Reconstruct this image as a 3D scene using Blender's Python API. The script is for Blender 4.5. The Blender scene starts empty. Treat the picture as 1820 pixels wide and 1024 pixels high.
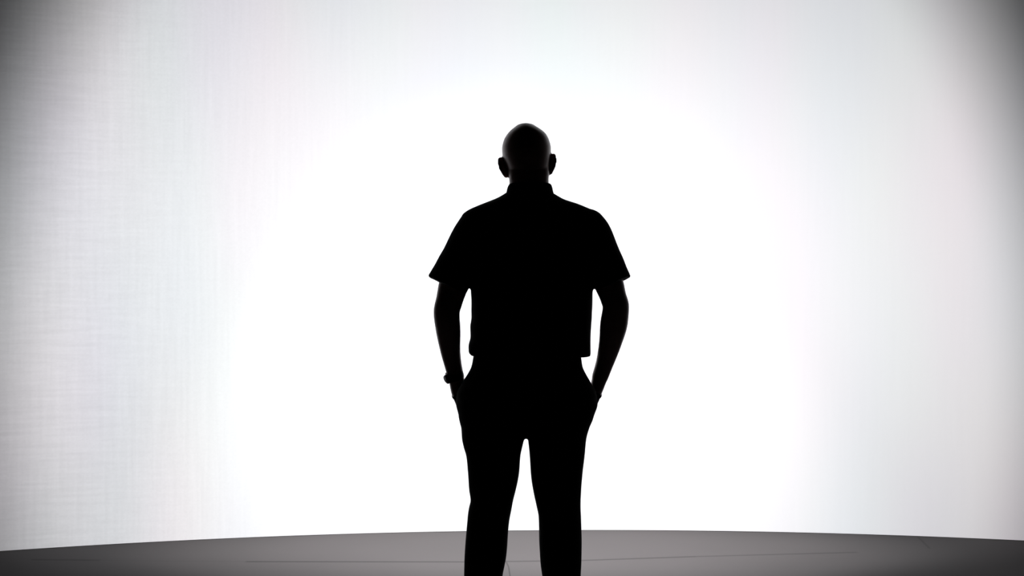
import bpy, bmesh, math, random
from mathutils import Vector, Matrix, noise
import numpy as np

random.seed(7)
S = bpy.context.scene
COL = S.collection
PI = math.pi

# ------------------------------------------------------------------ camera numbers (1820 x 1024)
LENS = 45.0
F = LENS / 36.0 * 1820.0          # focal length in pixels
CAM_H = 1.252                     # lens height
DIST = 3.95                       # lens to the standing person
ORG = Vector((0.0486, DIST, 0.0)) # ground point under the person


def P(px, py, y=0.0):
    """photo pixel at depth DIST + y -> coordinates local to the person"""
    d = DIST + y
    return Vector(((px - 910.0) / F * d - ORG.x, y, CAM_H - (py - 512.0) / F * d))


def G(px, py):
    """photo pixel lying on the floor -> world x, y"""
    d = F * CAM_H / (py - 512.0)
    return ((px - 910.0) / F * d, d)


# ------------------------------------------------------------------ materials
def mat(name, color, rough=0.8, spec=0.3):
    m = bpy.data.materials.new(name)
    m.use_nodes = True
    b = m.node_tree.nodes['Principled BSDF']
    b.inputs['Base Color'].default_value = (*color, 1)
    b.inputs['Roughness'].default_value = rough
    b.inputs['Specular IOR Level'].default_value = spec
    return m


def N(nt, kind, **kw):
    n = nt.nodes.new(kind)
    for k, v in kw.items():
        setattr(n, k, v)
    return n


def M(nt, op, a, b=None, c=None, clamp=False):
    n = nt.nodes.new('ShaderNodeMath')
    n.operation = op
    n.use_clamp = clamp
    for i, v in enumerate((a, b, c)):
        if v is None:
            continue
        if isinstance(v, (int, float)):
            n.inputs[i].default_value = v
        else:
            nt.links.new(v, n.inputs[i])
    return n.outputs[0]


def add_weave(m, scale, strength, stretch=(1, 1, 1)):
    """fine cloth / skin bump from object coordinates"""
    nt = m.node_tree
    b = nt.nodes['Principled BSDF']
    tc = N(nt, 'ShaderNodeTexCoord')
    mp = N(nt, 'ShaderNodeMapping')
    mp.inputs['Scale'].default_value = stretch
    nz = N(nt, 'ShaderNodeTexNoise')
    nz.inputs['Scale'].default_value = scale
    nz.inputs['Detail'].default_value = 4
    bp = N(nt, 'ShaderNodeBump')
    bp.inputs['Strength'].default_value = strength
    bp.inputs['Distance'].default_value = 0.002
    nt.links.new(tc.outputs['Object'], mp.inputs['Vector'])
    nt.links.new(mp.outputs['Vector'], nz.inputs['Vector'])
    nt.links.new(nz.outputs['Fac'], bp.inputs['Height'])
    nt.links.new(bp.outputs['Normal'], b.inputs['Normal'])


SKIN = mat('skin', (0.60, 0.37, 0.33), 0.36, 0.7); add_weave(SKIN, 350, 0.15)
SHIRT = mat('black_shirt_cotton', (0.006, 0.006, 0.007), 0.95, 0.05); add_weave(SHIRT, 600, 0.3)
TROUS = mat('black_trouser_twill', (0.006, 0.006, 0.006), 0.95, 0.05); add_weave(TROUS, 500, 0.3, (1, 1, 3))
LEATH = mat('black_leather', (0.008, 0.007, 0.007), 0.5, 0.3); add_weave(LEATH, 250, 0.2)
RUBBER = mat('dark_rubber', (0.012, 0.012, 0.012), 0.8, 0.2)
STEEL = mat('watch_steel', (0.06, 0.06, 0.065), 0.4, 0.5)
STEEL.node_tree.nodes['Principled BSDF'].inputs['Metallic'].default_value = 0.8
EYE = mat('eye_white', (0.7, 0.68, 0.65), 0.15, 0.5)
IRIS = mat('eye_iris', (0.05, 0.03, 0.02), 0.15, 0.5)
FRAME = mat('black_cabinet_metal', (0.012, 0.012, 0.013), 0.6, 0.3)


def screen_material():
    """LED face: evenly lit white with the slight colour scatter of its modules"""
    m = bpy.data.materials.new('led_face')
    m.use_nodes = True
    nt = m.node_tree
    b = nt.nodes['Principled BSDF']
    tc = N(nt, 'ShaderNodeTexCoord')
    sep = N(nt, 'ShaderNodeSeparateXYZ')
    nt.links.new(tc.outputs['UV'], sep.inputs[0])      # u, v are metres along the arc and up
    u, v = sep.outputs['X'], sep.outputs['Y']

    def streak(su, sv, seed, det=2):
        c = N(nt, 'ShaderNodeCombineXYZ')
        nt.links.new(M(nt, 'MULTIPLY', u, su), c.inputs['X'])
        nt.links.new(M(nt, 'MULTIPLY', v, sv), c.inputs['Y'])
        c.inputs['Z'].default_value = seed
        n = N(nt, 'ShaderNodeTexNoise')
        n.inputs['Scale'].default_value = 1.0
        n.inputs['Detail'].default_value = det
        nt.links.new(c.outputs[0], n.inputs['Vector'])
        return M(nt, 'SUBTRACT', n.outputs['Fac'], 0.5)

    vert = streak(46.0, 2.2, 3.1)
    horz = streak(5.0, 52.0, 9.7)
    fine = streak(95.0, 95.0, 5.5, 1)
    # the module scatter shows mostly on the wall's left wing
    wing = N(nt, 'ShaderNodeMapRange')
    wing.inputs['From Min'].default_value = -0.9
    wing.inputs['From Max'].default_value = -2.2
    nt.links.new(u, wing.inputs['Value'])
    wing2 = N(nt, 'ShaderNodeMapRange')
    wing2.inputs['From Min'].default_value = -1.9
    wing2.inputs['From Max'].default_value = -2.7
    nt.links.new(u, wing2.inputs['Value'])
    val = M(nt, 'MULTIPLY', vert, 0.10)
    val = M(nt, 'ADD', val, M(nt, 'MULTIPLY', M(nt, 'MULTIPLY', horz, 0.16), wing2.outputs[0]))
    val = M(nt, 'ADD', val, M(nt, 'MULTIPLY', fine, 0.07))
    val = M(nt, 'MULTIPLY', val, M(nt, 'ADD', M(nt, 'MULTIPLY', wing.outputs[0], 0.8), 0.2))
    val = M(nt, 'ADD', val, 1.0)
    # slow colour scatter between modules
    hue1 = streak(1.3, 0.35, 21.0, 1)
    hue2 = streak(1.7, 0.6, 44.0, 1)
    cc = N(nt, 'ShaderNodeCombineColor')
    r = M(nt, 'ADD', M(nt, 'MULTIPLY', hue1, 0.18), 0.780)
    g = M(nt, 'ADD', M(nt, 'MULTIPLY', hue2, 0.07), 0.782)
    bl = M(nt, 'ADD', M(nt, 'MULTIPLY', hue2, -0.03), 0.800)
    for i, ch in enumerate((r, g, bl)):
        nt.links.new(M(nt, 'MULTIPLY', ch, val), cc.inputs[i])
    nt.links.new(cc.outputs[0], b.inputs['Base Color'])
    nt.links.new(cc.outputs[0], b.inputs['Emission Color'])
    b.inputs['Emission Strength'].default_value = EMIT
    b.inputs['Roughness'].default_value = 1.0
    b.inputs['Specular IOR Level'].default_value = 0.0
    return m


def floor_material(segs):
    """painted grey studio floor with hairline joints between its sheets"""
    m = bpy.data.materials.new('painted_floor')
    m.use_nodes = True
    nt = m.node_tree
    b = nt.nodes['Principled BSDF']
    tc = N(nt, 'ShaderNodeTexCoord')
    sep = N(nt, 'ShaderNodeSeparateXYZ')
    nt.links.new(tc.outputs['Object'], sep.inputs[0])
    x, y = sep.outputs['X'], sep.outputs['Y']
    dark = None
    for (ax, ay), (bx, by), w, k in segs:
        dx, dy = bx - ax, by - ay
        L2 = dx * dx + dy * dy
        px = M(nt, 'SUBTRACT', x, ax)
        py = M(nt, 'SUBTRACT', y, ay)
        t = M(nt, 'DIVIDE', M(nt, 'ADD', M(nt, 'MULTIPLY', px, dx), M(nt, 'MULTIPLY', py, dy)), L2, clamp=True)
        ex = M(nt, 'SUBTRACT', px, M(nt, 'MULTIPLY', t, dx))
        ey = M(nt, 'SUBTRACT', py, M(nt, 'MULTIPLY', t, dy))
        d = M(nt, 'SQRT', M(nt, 'ADD', M(nt, 'MULTIPLY', ex, ex), M(nt, 'MULTIPLY', ey, ey)))
        s = M(nt, 'MULTIPLY', M(nt, 'SUBTRACT', 1.0, M(nt, 'DIVIDE', d, w), clamp=True), k)
        dark = s if dark is None else M(nt, 'MAXIMUM', dark, s)
    nz = N(nt, 'ShaderNodeTexNoise')
    nz.inputs['Scale'].default_value = 1.6
    nz.inputs['Detail'].default_value = 6
    nt.links.new(tc.outputs['Object'], nz.inputs['Vector'])
    val = M(nt, 'ADD', M(nt, 'MULTIPLY', M(nt, 'SUBTRACT', nz.outputs['Fac'], 0.5), 0.16), 1.0)
    val = M(nt, 'MULTIPLY', val, M(nt, 'SUBTRACT', 1.0, dark))
    cc = N(nt, 'ShaderNodeCombineColor')
    for i, ch in enumerate(FLOOR_RGB):
        nt.links.new(M(nt, 'MULTIPLY', val, ch), cc.inputs[i])
    nt.links.new(cc.outputs[0], b.inputs['Base Color'])
    b.inputs['Roughness'].default_value = 0.75
    b.inputs['Specular IOR Level'].default_value = 0.15
    return m


EMIT = 0.028
FLOOR_RGB = (0.0455, 0.0424, 0.0430)

# ------------------------------------------------------------------ mesh helpers
def obj(name, me, material, parent=None):
    o = bpy.data.objects.new(name, me)
    if material is not None and not me.materials:
        me.materials.append(material)
    COL.objects.link(o)
    o.parent = parent
    return o


def smooth(me):
    for p in me.polygons:
        p.use_smooth = True
    return me


def spline(keys, vals, q):
    """monotone cubic interpolation (keys rising)"""
    k = np.array(keys, float); v = np.array(vals, float)
    h = np.diff(k); d = np.diff(v) / h
    m = np.zeros(len(k))
    m[0], m[-1] = d[0], d[-1]
    for i in range(1, len(k) - 1):
        if d[i - 1] * d[i] <= 0:
            m[i] = 0
        else:
            w1, w2 = 2 * h[i] + h[i - 1], h[i] + 2 * h[i - 1]
            m[i] = (w1 + w2) / (w1 / d[i - 1] + w2 / d[i])
    i = min(max(int(np.searchsorted(k, q)) - 1, 0), len(k) - 2)
    t = (q - k[i]) / h[i]
    return ((2*t**3 - 3*t*t + 1) * v[i] + (t**3 - 2*t*t + t) * h[i] * m[i]
            + (-2*t**3 + 3*t*t) * v[i+1] + (t**3 - t*t) * h[i] * m[i+1])


def rings_to_bm(bm, rings):
    vs = [[bm.verts.new(p) for p in r] for r in rings]
    n = len(rings[0])
    for a, b in zip(vs[:-1], vs[1:]):
        for i in range(n):
            j = (i + 1) % n
            bm.faces.new((a[i], a[j], b[j], b[i]))
    for r, flip in ((vs[0], True), (vs[-1], False)):
        c = bm.verts.new(sum((v.co for v in r), Vector()) / n)
        for i in range(n):
            j = (i + 1) % n
            bm.faces.new((c, r[j], r[i]) if flip else (c, r[i], r[j]))


def loft(bm, rows, n=56, step=3.0, wob=0.0, seed=0):
    """rows of (py, x_left, x_right, y_back, y_front[, exponent]); photo pixels across, metres in depth"""
    rows = [r if len(r) == 6 else (*r, 2.3) for r in rows]
    ks = [r[0] for r in rows]
    cols = list(zip(*rows))
    a, b = ks[0], ks[-1]
    cnt = max(2, int((b - a) / step))
    rings = []
    for s in range(cnt + 1):
        q = a + (b - a) * s / cnt
        xl, xr, yb, yf, ex = (spline(ks, cols[c], q) for c in range(1, 6))
        p0, p1 = P(xl, q), P(xr, q)
        cx, rx = (p0.x + p1.x) / 2, (p1.x - p0.x) / 2
        cy, ry = (yb + yf) / 2, (yf - yb) / 2
        ring = []
        for i in range(n):
            t = 2 * PI * i / n
            c, sn = math.cos(t), math.sin(t)
            ux = math.copysign(abs(c) ** (2 / ex), c)
            uy = math.copysign(abs(sn) ** (2 / ex), sn)
            k = 1.0
            if wob:
                k += wob * abs(sn) ** 2 * noise.noise(Vector((c * 2 + seed, sn * 2, p0.z * 7 + seed)))
            ring.append(Vector((cx + rx * ux * (1 if not wob else 1), cy + ry * uy * k, p0.z)))
        rings.append(ring)
    rings_to_bm(bm, rings)


def tube(bm, pts, n=28, sub=6, round_ends=True):
    """pts of (Vector, radius across, radius in depth)"""
    m = len(pts)
    acc = [0.0]
    for i in range(1, m):
        acc.append(acc[-1] + (pts[i][0] - pts[i-1][0]).length)
    comp = [[p[0].x for p in pts], [p[0].y for p in pts], [p[0].z for p in pts], [p[1] for p in pts], [p[2] for p in pts]]
    qs = []
    for i in range(m - 1):
        for s in range(sub):
            qs.append(acc[i] + (acc[i+1] - acc[i]) * s / sub)
    qs.append(acc[-1])
    samp = [[spline(acc, c, q) for c in comp] for q in qs]
    rings = []
    L = len(samp)

    def ring(i, k, shift):
        a = samp[max(i-1, 0)]; b = samp[min(i+1, L-1)]
        t = Vector((b[0]-a[0], b[1]-a[1], b[2]-a[2])).normalized()
        side = t.cross(Vector((0, 1, 0)))
        if side.length < 1e-3:
            side = Vector((1, 0, 0))
        side.normalize()
        dep = side.cross(t).normalized()
        c = Vector(samp[i][:3]) + t * shift
        return [c + side * (samp[i][3] * k * math.cos(2*PI*j/n)) + dep * (samp[i][4] * k * math.sin(2*PI*j/n)) for j in range(n)]

    caps = (0.25, 0.5, 0.72, 0.88, 0.97) if round_ends else ()
    for k in caps:
        rings.append(ring(0, k, -samp[0][3] * math.sqrt(1 - k*k)))
    for i in range(L):
        rings.append(ring(i, 1.0, 0.0))
    for k in reversed(caps):
        rings.append(ring(L-1, k, samp[-1][3] * math.sqrt(1 - k*k)))
    rings_to_bm(bm, rings)


def ball(bm, c, r, rot=None, seg=24):
    mx = Matrix.Translation(c)
    if rot is not None:
        mx = mx @ rot.to_4x4()
    mx = mx @ Matrix.Diagonal((*r, 1))
    bmesh.ops.create_uvsphere(bm, u_segments=seg, v_segments=seg // 2 + 2, radius=1.0, matrix=mx)


def fuse(bm, name, voxel, iters=2, crumple=None):
    """grow one continuous skin over overlapping volumes"""
    bmesh.ops.recalc_face_normals(bm, faces=bm.faces[:])
    me = bpy.data.meshes.new(name)
    bm.to_mesh(me); bm.free()
    o = bpy.data.objects.new(name, me)
    COL.objects.link(o)
    r = o.modifiers.new('r', 'REMESH'); r.mode = 'VOXEL'; r.voxel_size = voxel; r.use_smooth_shade = True
    s = o.modifiers.new('s', 'SMOOTH'); s.factor = 0.5; s.iterations = iters
    dg = bpy.context.evaluated_depsgraph_get()
    out = bpy.data.meshes.new_from_object(o.evaluated_get(dg))
    out.name = name
    bpy.data.objects.remove(o, do_unlink=True)
    bpy.data.meshes.remove(me)
    if crumple:
        amp, sc, fx = crumple
        nors = np.empty(len(out.vertices) * 3, np.float32)
        out.vertex_normals.foreach_get('vector', nors)
        nors = nors.reshape(-1, 3)
        for i, v in enumerate(out.vertices):
            q = Vector((v.co.x * sc * 0.7, v.co.y * sc * 0.7, v.co.z * sc * 1.5))
            d = noise.noise(q) + 0.5 * noise.noise(q * 2.1 + Vector((3, 1, 7)))
            nn = Vector(nors[i].tolist())
            nn.x *= fx                      # folds run mainly over front and back
            v.co += nn * (amp * d)
    return smooth(out)


def plain(bm, name):
    bmesh.ops.recalc_face_normals(bm, faces=bm.faces[:])
    me = bpy.data.meshes.new(name)
    bm.to_mesh(me); bm.free()
    return smooth(me)


# ------------------------------------------------------------------ the place: floor and curved LED wall
W_D = 6.61                         # lens to the wall's deepest point
W_R = 8.1                          # radius of its curve
W_X = 0.445                        # where the deepest point lies across
W_Z = 4.0                          # height of the wall


def arc(theta, r):
    return W_X + r * math.sin(theta), (W_D - W_R) + r * math.cos(theta)


wall = bpy.data.objects.new('led_wall', None)
COL.objects.link(wall)
wall.location = (W_X, W_D, 0)
wall['label'] = 'tall curved LED screen wall glowing white, standing behind the person'
wall['category'] = 'screen'


def curved_slab(name, r0, r1, z0, z1, th, material, uv=False, n=120):
    bm = bmesh.new()
    off = Vector((W_X, W_D, 0))
    lay = bm.loops.layers.uv.new('UVMap') if uv else None
    ths = [-th + 2 * th * i / n for i in range(n + 1)]
    V = {}
    for i, t in enumerate(ths):
        for a, r in enumerate((r0, r1)):
            for b, z in enumerate((z0, z1)):
                x, y = arc(t, r)
                V[i, a, b] = bm.verts.new(Vector((x, y, z)) - off)
    info = {}
    for i in range(n):
        for quad in (((i,0,0),(i+1,0,0),(i+1,0,1),(i,0,1)), ((i,1,0),(i,1,1),(i+1,1,1),(i+1,1,0)),
                     ((i,0,1),(i+1,0,1),(i+1,1,1),(i,1,1)), ((i,0,0),(i,1,0),(i+1,1,0),(i+1,0,0))):
            f = bm.faces.new([V[k] for k in quad])
            if lay:
                for l, k in zip(f.loops, quad):
                    l[lay].uv = (ths[k[0]] * r0, (z0, z1)[k[2]])
    for i in (0, n):
        bm.faces.new([V[i,0,0], V[i,0,1], V[i,1,1], V[i,1,0]])
    bmesh.ops.recalc_face_normals(bm, faces=bm.faces[:])
    me = bpy.data.meshes.new(name)
    bm.to_mesh(me); bm.free()
    return obj(name, me, material, wall)


curved_slab('screen_face', W_R, W_R + 0.03, 0.002, W_Z, 0.62, screen_material(), uv=True)
curved_slab('cabinet_back', W_R + 0.031, W_R + 0.13, 0.002, W_Z, 0.62, FRAME)
curved_slab('base_rail', W_R + 0.004, W_R + 0.15, 0.0, 0.0018, 0.621, FRAME)

segs = [
    (G(440, 998.5), G(842, 999.0), 0.018, 0.60),
    (G(60, 995.0), G(175, 996.0), 0.02, 0.55),
    (G(175, 996.0), G(440, 998.5), 0.016, 0.15),
    (G(842, 999.0), G(1030, 996.5), 0.02, 0.50),
    (G(1030, 996.5), G(1235, 989.5), 0.02, 0.50),
    (G(1235, 989.5), G(1520, 982.0), 0.02, 0.36),
    (G(899, 997.0), G(904, 1008.0), 0.005, 0.6),
    (G(904, 1008.0), G(907.5, 1030.0), 0.005, 0.6),
    (G(1632, 955.0), G(1652, 975.0), 0.010, 0.4),
]
bm = bmesh.new()
bmesh.ops.create_cube(bm, size=1.0, matrix=Matrix.Translation((0, 2.6, -0.05)) @ Matrix.Diagonal((15, 11.5, 0.1, 1)))
fl = obj('floor', plain(bm, 'floor'), floor_material(segs))
for p in fl.data.polygons:
    p.use_smooth = False
fl['kind'] = 'structure'
fl['label'] = 'dark grey painted studio floor with hairline joints'

# ------------------------------------------------------------------ the person
person = bpy.data.objects.new('person', None)
COL.objects.link(person)
person.location = ORG
person['label'] = 'person with shaved head standing in silhouette, back turned, hands in trouser pockets'
person['category'] = 'person'

# ---- body: one continuous skin from head to feet
bm = bmesh.new()
loft(bm, [  # skull and jaw
    (219.3, 931, 938, -.010, .012, 2.0), (221, 922, 947, -.030, .036, 2.0), (225, 916, 953, -.048, .056, 2.0),
    (231.6, 908, 963, -.068, .074, 2.0), (240, 900.5, 971.5, -.083, .086, 2.05), (251, 894.8, 976.5, -.093, .095, 2.1),
    (264, 892.2, 979.3, -.098, .098, 2.1), (277, 892.8, 979.0, -.097, .096, 2.1), (292, 897.5, 977.5, -.090, .092, 2.15),
    (309, 903, 975.5, -.062, .094, 2.2), (322, 907, 973, -.030, .096, 2.2), (335, 914, 966, .000, .096, 2.2),
    (346, 919, 962, .026, .096, 2.1), (353, 926, 955, .045, .090, 2.0)], step=2.5)
loft(bm, [  # neck
    (290, 903, 974, -.070, .030, 2.1), (309, 903.5, 976, -.068, .040, 2.1), (322, 905, 975, -.066, .045, 2.1),
    (335, 905.5, 977, -.068, .048, 2.1), (350, 902, 981, -.076, .052, 2.1), (366, 880, 1003, -.085, .060, 2.1)], step=3)
loft(bm, [  # trunk under the shirt
    (358, 890, 995, -.070, .055), (370, 852, 1034, -.085, .070), (384, 834, 1056, -.095, .085), (420, 836, 1054, -.112, .100),
    (470, 842, 1048, -.112, .112), (530, 847, 1042, -.098, .115), (590, 850, 1038, -.088, .118), (640, 850, 1028, -.090, .115),
    (690, 842, 1030, -.110, .100), (740, 842, 1024, -.112, .085), (765, 860, 1010, -.095, .070)], step=6)
# nose, brow, lips, chin, eyelids
nz0 = P(936, 284, .092); nz1 = P(936, 297, .104); nz2 = P(936, 306, .113)
tube(bm, [(nz0, .007, .008), (nz1, .008, .010), (nz2, .010, .010)], n=16)
for sx in (-1, 1):
    ball(bm, P(936 + sx * 6.5, 307.5, .101), (.007, .010, .006), seg=14)
    ball(bm, P(936 + sx * 18, 281, .078), (.019, .015, .006), seg=16)
    ball(bm, P(936 + sx * 18, 285.0, .073), (.016, .0145, .0055), seg=16)
    ball(bm, P(936 + sx * 18, 293.2, .073), (.016, .0138, .005), seg=16)
    ball(bm, P(938 + sx * 20, 302, .056), (.021, .025, .021), seg=16)
ball(bm, P(936, 321.5, .094), (.023, .008, .0045), seg=16)
ball(bm, P(936, 327, .093), (.020, .008, .005), seg=16)
ball(bm, P(936, 344, .088), (.018, .014, .012), seg=16)


def ear(side, cx, cy, roll):
    """auricle: a thin cupped plate with a raised rim and a lobe, its back edge standing off the head"""
    c = P(cx, cy, -.002)
    rot = Matrix.Rotation(math.radians(roll), 3, 'Y') @ Matrix.Rotation(math.radians(side * 30), 3, 'Z')
    R_ = Matrix.Rotation(math.radians(roll), 3, 'Y') @ Matrix.Rotation(math.radians(side * 32), 3, 'Z')
    ball(bm, c + R_ @ Vector((0, 0, .009)), (.0048, .0165, .0215), R_, 20)
    ball(bm, c + R_ @ Vector((0, .004, -.013)), (.0042, .010, .019), R_, 20)
    rim = []
    for i in range(11):
        t = math.radians(60 + 250 * i / 10)          # open towards the face
        yy, zz = math.cos(t) * .0165, math.sin(t) * .0305
        if zz < 0:
            yy *= 1 + zz / .0305 * .45
            yy += -zz * .12
        rim.append((c + R_ @ Vector((side * .003, yy, zz)), .0036, .0036))
    tube(bm, rim, n=10, sub=3)
    ball(bm, c + R_ @ Vector((0, .005, -.028)), (.0040, .0065, .007), R_, 12)
    return rot


ear(-1, 894.6, 297.5, -15)
ear(1, 980.4, 291.5, 7)


def px_r(r, y):
    return r / F * (DIST + y)


# arms: shoulder, elbow out and slightly back, wrist forward to the pocket
ARM_L = [(846, 412, 31, .0), (829, 450, 29, -.008), (805.5, 509, 26.5, -.022), (799, 533, 24.2, -.032), (793.8, 556, 23.4, -.036),
         (796.5, 586, 22.2, -.020), (800.3, 622, 18.2, .008), (806, 652, 15.4, .034), (811, 672, 14.4, .050)]
ARM_R = [(1042, 412, 31, .0), (1060, 450, 29, -.008), (1083.5, 508, 26.0, -.022), (1090.5, 530, 23.6, -.032), (1094.6, 545, 23.6, -.036),
         (1091.5, 573, 24.6, -.026), (1085, 608, 20.6, -.002), (1078, 635, 17.2, .020), (1073, 651, 15.6, .034), (1066.5, 670, 14.6, .050)]
HANDS = []
for arm, sx in ((ARM_L, 1), (ARM_R, -1)):
    pts = []
    for (x, y, r, d) in arm:
        rr = px_r(r, d)
        pts.append((P(x, y, d), rr, rr * (1.0 if y < 600 else 0.95)))
    tube(bm, pts, n=32, sub=5)
    wx, wy = arm[-1][0], arm[-1][1]
    # palm turned in, its back to the outside, slipping into the slanted front pocket
    w0 = P(wx, wy, .050)
    (o1, r1), (o2, r2) = ((3.8, .0250), (10.5, .0195)) if sx > 0 else ((6.0, .0215), (15.0, .0185))
    w1 = P(wx + sx * o1, wy + 20, .064)
    w2 = P(wx + sx * o2, wy + 46, .078)
    tube(bm, [(w0, .0245, .025), (w1, r1, .034), (w2, r2, .040)], n=24, sub=5)
    ax = (w2 - w1).normalized()
    dep = Vector((0, 1, 0))
    dep = (dep - ax * dep.dot(ax)).normalized()       # across the knuckles
    inn = ax.cross(dep).normalized()
    if inn.x * sx < 0:
        inn = -inn                                    # palm side: towards the body
    for k, (ln, off) in enumerate(((.070, .027), (.079, .010), (.073, -.008), (.058, -.025))):
        b0 = w2 + dep * off - ax * .006
        b1 = b0 + ax * ln * .45 + inn * .004 + dep * off * .08
        b2 = b1 + ax * ln * .31 + inn * .007
        b3 = b2 + ax * ln * .22 + inn * .009
        r = (.0090, .0093, .0090, .0080)[k]
        tube(bm, [(b0, r * 1.05, r * 1.05), (b1, r, r), (b2, r * .92, r * .92), (b3, r * .82, r * .82)], n=12, sub=4)
    t0 = w0 + ax * .022 + dep * .024
    t1 = t0 + ax * .028 + dep * .026 + inn * .004
    t2 = t1 + ax * .032 + dep * .010 + inn * .008
    t3 = t2 + ax * .022 + inn * .008
    tube(bm, [(t0, .013, .013), (t1, .0115, .0115), (t2, .0100, .0100), (t3, .0085, .0085)], n=12, sub=4)
    HANDS.append((w0, w1, w2, ax, dep, inn, r1 * .72 + r2 * .28))
# legs and feet inside trousers and shoes
for sx, pts_ in ((-1, [(882, 740, 45, 0), (878, 800, 41, 0), (873, 870, 34, .004), (869, 915, 28, .008), (864, 975, 27, -.014),
                       (858, 1060, 22, -.010), (854, 1150, 17, -.004), (853, 1200, 16, 0)]),
                 (1, [(990, 740, 45, 0), (991, 800, 41, 0), (991, 870, 34, .004), (994, 915, 28, .008), (996, 975, 27, -.014),
                      (998, 1060, 22, -.010), (1003, 1150, 17, -.004), (1004, 1200, 16, 0)])):
    tube(bm, [(P(x, y, d), px_r(r, d), px_r(r, d) * 1.12) for (x, y, r, d) in pts_], n=28, sub=4)
    a = P(pts_[-1][0], 1205, 0)
    tube(bm, [(Vector((a.x, -.04, .060)), .022, .026), (Vector((a.x + sx * .016, .05, .043)), .024, .012),
              (Vector((a.x + sx * .025, .10, .036)), .022, .007)], n=20, sub=5)
obj('body', fuse(bm, 'body', 0.0034, 2), SKIN, person)

for sx in (-1, 1):
    bm = bmesh.new()
    ball(bm, P(936 + sx * 18, 289, .0745), (.0118, .0118, .0118), seg=20)
    e = obj('eye', plain(bm, 'eye'), EYE, person)
    bm = bmesh.new()
    ball(bm, P(936 + sx * 18, 289, .0745) + Vector((0, .0072, 0)), (.0052, .0052, .0052), seg=14)
    obj('iris', plain(bm, 'iris'), IRIS, e)

# ---- shirt
bm = bmesh.new()
loft(bm, [
    (343.5, 901, 981.5, -.070, .052, 2.2), (348, 894, 990, -.078, .058, 2.2), (353.5, 884.5, 1000.5, -.086, .066, 2.2),
    (366, 850, 1037, -.102, .082, 2.2), (374, 832, 1055.5, -.110, .092, 2.2), (383, 821.5, 1070, -.118, .100, 2.2),
    (398, 819.5, 1070, -.126, .110, 2.3), (420, 824, 1067, -.133, .120, 2.4), (450, 829, 1061, -.135, .130, 2.5),
    (480, 833, 1057, -.130, .136, 2.5), (511, 835.8, 1054, -.122, .140, 2.5), (538, 837.2, 1053.3, -.114, .142, 2.5),
    (563, 837.6, 1052.4, -.108, .145, 2.5), (581, 835.2, 1051.2, -.108, .148, 2.5), (599, 836, 1050.2, -.112, .150, 2.5),
    (617, 832.6, 1050, -.120, .152, 2.5), (626, 833, 1050, -.124, .152, 2.5), (632.5, 838, 1049.5, -.127, .152, 2.5)],
    n=72, step=3, wob=.05, seed=1)


def sleeve(pts):
    out = [(P(x, y, d), px_r(r, d), rd) for (x, y, r, d, rd) in pts]
    tube(bm, out, n=40, sub=8, round_ends=False)


sleeve([(868, 386, 16, -.005, .070), (857, 394, 26, -.005, .080), (849, 401, 32, -.006, .084), (842, 412, 33, -.008, .088), (820, 456.5, 35, -.014, .086), (794.5, 507.5, 37.5, -.022, .082)])
sleeve([(1022, 384, 16, -.005, .070), (1034, 391, 26, -.005, .080), (1043.5, 399.5, 31.5, -.006, .084), (1050, 410, 33, -.008, .088), (1070, 457, 33.5, -.014, .086), (1090.3, 505, 33.5, -.022, .082)])
shirt = obj('shirt', fuse(bm, 'shirt', 0.0036, 1, (.006, 9.0, .15)), SHIRT, person)

bm = bmesh.new()      # turned-down collar: fall standing round the neck, points to the front
loft(bm, [
    (327, 906.5, 977, -.074, .050, 2.1), (329, 904.5, 979.5, -.077, .053, 2.1), (334, 902, 981.5, -.080, .057, 2.1),
    (341, 900.3, 983, -.084, .061, 2.1), (347, 899.3, 984.5, -.088, .064, 2.1), (349, 900.5, 983.5, -.088, .064, 2.1)], n=56, step=1.5)
for sx in (-1, 1):
    a = P(940 + sx * 6, 344, .058); b = P(940 + sx * 34, 345, .040); c = P(940 + sx * 22, 374, .096)
    tube(bm, [((a + b) / 2, .026, .008), ((a + b + c) / 3, .020, .007), (c, .005, .005)], n=16, sub=5)
obj('collar', fuse(bm, 'collar', 0.0026, 1), SHIRT, shirt)

# ---- trousers
bm = bmesh.new()
loft(bm, [
    (622, 843, 1030, -.108, .132, 2.4), (634, 841, 1033, -.112, .132, 2.4), (652, 837.5, 1035.5, -.120, .130, 2.4),
    (664, 832, 1041, -.126, .128, 2.4), (680, 822, 1050, -.132, .126, 2.4), (700, 812, 1060, -.137, .124, 2.5),
    (716, 810.5, 1062, -.138, .120, 2.5), (738, 815.5, 1055.5, -.134, .114, 2.5), (757, 819.5, 1047, -.124, .108, 2.4),
    (768, 829, 1035, -.098, .088, 2.2), (776, 850, 1010, -.060, .055, 2.1), (779, 880, 985, -.030, .025, 2.0)], n=72, step=3, wob=.03, seed=5)
loft(bm, [
    (705, 812, 934, -.130, .116), (741, 815.6, 935, -.127, .111), (760, 820, 934, -.120, .106), (778, 821, 932, -.111, .101),
    (794, 824, 928.5, -.102, .096), (809, 828.6, 925.3, -.097, .094), (840, 831.6, 922.8, -.088, .090), (870, 833.6, 916.8, -.078, .087),
    (890, 836.2, 912, -.072, .085), (900, 834, 910.2, -.070, .084), (907, 832.6, 908.8, -.070, .083), (930, 830, 904.6, -.072, .079),
    (948, 828.6, 903, -.078, .074), (984, 826, 900.4, -.086, .066), (1024, 825, 893, -.088, .060), (1100, 823.5, 887, -.082, .058),
    (1180, 822, 884, -.074, .060), (1212, 821, 886, -.076, .068)], n=56, step=3, wob=.06, seed=11)
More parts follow.
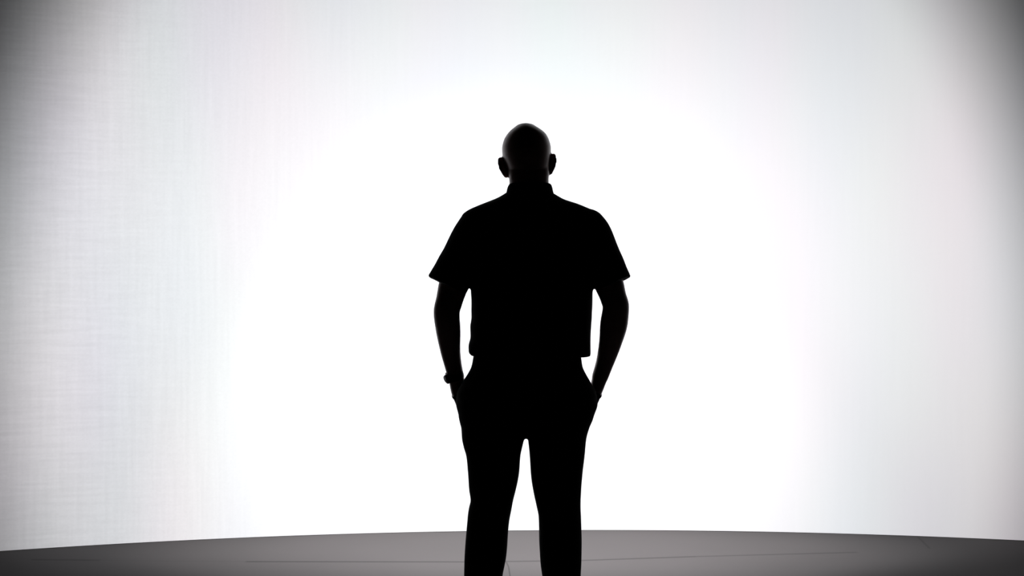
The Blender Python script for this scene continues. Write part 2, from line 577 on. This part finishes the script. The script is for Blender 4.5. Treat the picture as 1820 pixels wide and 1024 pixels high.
loft(bm, [
    (705, 935, 1061, -.130, .116), (741, 934.5, 1054.6, -.127, .111), (760, 936, 1046.6, -.120, .106), (778, 938, 1042, -.111, .101),
    (809, 941.2, 1039, -.097, .094), (845, 943.6, 1035, -.087, .090), (873, 947.7, 1033, -.077, .087), (898, 953, 1032, -.071, .084),
    (920, 957.3, 1032.8, -.071, .080), (940, 957.8, 1033.4, -.075, .076), (962, 958.2, 1033.7, -.081, .071), (998, 960.3, 1033, -.087, .063),
    (1024, 963.5, 1031.8, -.088, .060), (1100, 969, 1031.5, -.082, .058), (1180, 973, 1034.5, -.074, .060), (1212, 971, 1036, -.076, .068)],
    n=56, step=3, wob=.06, seed=17)
for (w0, w1, w2, ax, dep, inn, rh) in HANDS:              # cloth pushed out by the hand inside each pocket
    c0 = w1 + ax * .016
    tube(bm, [(c0, rh, .050), (w2 - ax * .004 + inn * .002, .0208, .052), (w2 + ax * .035 + inn * .013, .0245, .055), (w2 + ax * .076 + inn * .027, .0200, .048)], n=28, sub=5)
trousers = obj('trousers', fuse(bm, 'trousers', 0.0040, 4, (.004, 10.0, .12)), TROUS, person)
for (w0, w1, w2, ax, dep, inn, rh) in HANDS:              # pocket mouth round each wrist
    bm = bmesh.new()
    ring = []
    cnt = 28
    for j in range(cnt):
        t = 2 * PI * j / cnt
        c = w1 + ax * .017
        ring.append(c + inn * (rh * math.cos(t)) + dep * (.050 * math.sin(t)))
    for j in range(cnt):
        a, b = ring[j], ring[(j + 1) % cnt]
        tube(bm, [(a, .0022, .0022), (b, .0022, .0022)], n=8, sub=1)
    obj('pocket_edge', plain(bm, 'pocket_edge'), TROUS, trousers)

# ---- watch on the left wrist
wa = P(806.5, 661, .040); wb = P(809.5, 672, .048)
axw = (wb - wa).normalized()
mid = (wa + wb) / 2
sd = axw.cross(Vector((0, 1, 0))).normalized()
dp = sd.cross(axw).normalized()
watch_bm = bmesh.new()
rings = []
prof = [(-.010, .0245), (-.010, .0278), (-.008, .0284), (.008, .0284), (.010, .0278), (.010, .0245)]
nn = 40
vs = []
for (h, r) in prof:
    vs.append([watch_bm.verts.new(mid + axw * h + sd * (r * math.cos(2*PI*j/nn)) + dp * (r * 1.02 * math.sin(2*PI*j/nn))) for j in range(nn)])
for i in range(len(prof)):
    a, b = vs[i], vs[(i + 1) % len(prof)]
    for j in range(nn):
        watch_bm.faces.new((a[j], a[(j+1) % nn], b[(j+1) % nn], b[j]))
watch = obj('wristwatch', plain(watch_bm, 'wristwatch'), LEATH, person)
bm = bmesh.new()
out = -sd if sd.x > 0 else sd
back = dp if dp.y < 0 else -dp
out = (out * .80 + back * .60).normalized()
cc = mid + out * .0295
rot = Matrix((axw, out.cross(axw), out)).transposed()
bmesh.ops.create_cone(bm, cap_ends=True, segments=36, radius1=.0160, radius2=.0145, depth=.009, matrix=Matrix.Translation(cc) @ rot.to_4x4())
obj('watch_case', plain(bm, 'watch_case'), STEEL, watch)

# ---- shoes
for sx, cx in ((-1, 853), (1, 1004)):
    a = P(cx, 1205, 0)
    bm = bmesh.new(); bs = bmesh.new()
    outline = [(-.105, .022), (-.098, .034), (-.06, .039), (0, .038), (.06, .046), (.11, .049), (.15, .043), (.178, .028), (.188, .012)]
    rings_u = []; rings_s = []
    for (yy, hw) in outline:
        t = (yy + .105) / .293
        top = .118 - .010 * t if t < .34 else .115 - .075 * min(1, (t - .34) / .45)
        top = max(top, .052) if t < .9 else .042
        cxx = a.x + sx * (.03 * t + .004)
        ru = []; rs = []
        for j in range(24):
            q = 2 * PI * j / 24
            c, s_ = math.cos(q), math.sin(q)
            k = .72 + .28 * max(0, -s_) if t < .4 else 1.0
            ru.append(Vector((cxx + hw * k * math.copysign(abs(c) ** .8, c), yy, .024 + (top - .024) * (.5 + .5 * math.copysign(abs(s_) ** .8, s_)))))
            hs = hw + .004
            rs.append(Vector((cxx + hs * math.copysign(abs(c) ** .35, c), yy * 1.02, .013 + .013 * math.copysign(abs(s_) ** .35, s_))))
        rings_u.append(ru); rings_s.append(rs)
    rings_to_bm(bm, rings_u)
    rings_to_bm(bs, rings_s)
    sh = obj('shoe', plain(bm, 'shoe'), LEATH, person)
    obj('sole', plain(bs, 'sole'), RUBBER, sh)
    bl = bmesh.new()
    for i in range(4):
        yy = .012 + i * .022
        zz = .112 - i * .0135
        x0 = a.x + sx * (.03 * ((yy + .105) / .293) + .004)
        tube(bl, [(Vector((x0 - .020, yy, zz - .010)), .0022, .0022), (Vector((x0, yy + .004, zz)), .0022, .0022), (Vector((x0 + .020, yy, zz - .010)), .0022, .0022)], n=8, sub=3)
    obj('laces', plain(bl, 'laces'), RUBBER, sh)

# ------------------------------------------------------------------ light
def spot(name, loc, target, watts, angle, blend, radius, color=(1, 1, 1)):
    d = bpy.data.lights.new(name, 'SPOT')
    d.energy = watts; d.spot_size = math.radians(angle); d.spot_blend = blend
    d.shadow_soft_size = radius; d.color = color
    o = bpy.data.objects.new(name, d)
    COL.objects.link(o)
    o.location = loc
    o.rotation_euler = (Vector(target) - Vector(loc)).to_track_quat('-Z', 'Y').to_euler()
    return o


# added spot beyond the person, no fixture: brightens the screen's middle, leaves corners dark
lamp = spot('added_screen_spot', (0.189, 4.345, 1.289), (0.080, 6.6, 1.104), 308, math.degrees(1.102 * 2), 0.287, 0.04, (0.99, 0.99, 1.0))
lamp.scale = (0.871, 1.0, 1.0)     # beam narrowed sideways to shape the falloff on the screen
# made-up beam profile to flatten the bright middle: candela rises off the axis as 1 / cos^0.57
ln = lamp.data
ln.use_nodes = True
nt = ln.node_tree
em = next(n for n in nt.nodes if n.type == 'EMISSION')
tc = N(nt, 'ShaderNodeTexCoord')
sp = N(nt, 'ShaderNodeSeparateXYZ')
nt.links.new(tc.outputs['Normal'], sp.inputs[0])
cz = M(nt, 'MAXIMUM', M(nt, 'ABSOLUTE', sp.outputs['Z']), 0.3)
nt.links.new(M(nt, 'POWER', cz, -0.57), em.inputs['Strength'])

# added overhead spot, unseen: makes the bright pool on the floor before the screen
top = spot('added_floor_spot', (0.058, 5.966, 4.7), (0.058, 6.208, 0), 2890, math.degrees(0.438 * 2), 1.0, 0.06, (1.0, 0.97, 0.97))
top.scale = (1.0, 0.433, 1.0)

w = bpy.data.worlds.new('World')
S.world = w
w.use_nodes = True
w.node_tree.nodes['Background'].inputs['Color'].default_value = (0, 0, 0, 1)
w.node_tree.nodes['Background'].inputs['Strength'].default_value = 0.0

# ------------------------------------------------------------------ camera
cam = bpy.data.cameras.new('Camera')
cam.sensor_width = 36
cam.lens = LENS
cam.clip_start = 0.05
co = bpy.data.objects.new('Camera', cam)
COL.objects.link(co)
co.location = (0, 0, CAM_H)
co.rotation_euler = (PI / 2, 0, 0)
S.camera = co

S.view_settings.view_transform = 'Standard'
S.view_settings.look = 'None'
S.view_settings.exposure = 0
S.view_settings.gamma = 1
S.view_settings.use_curve_mapping = False
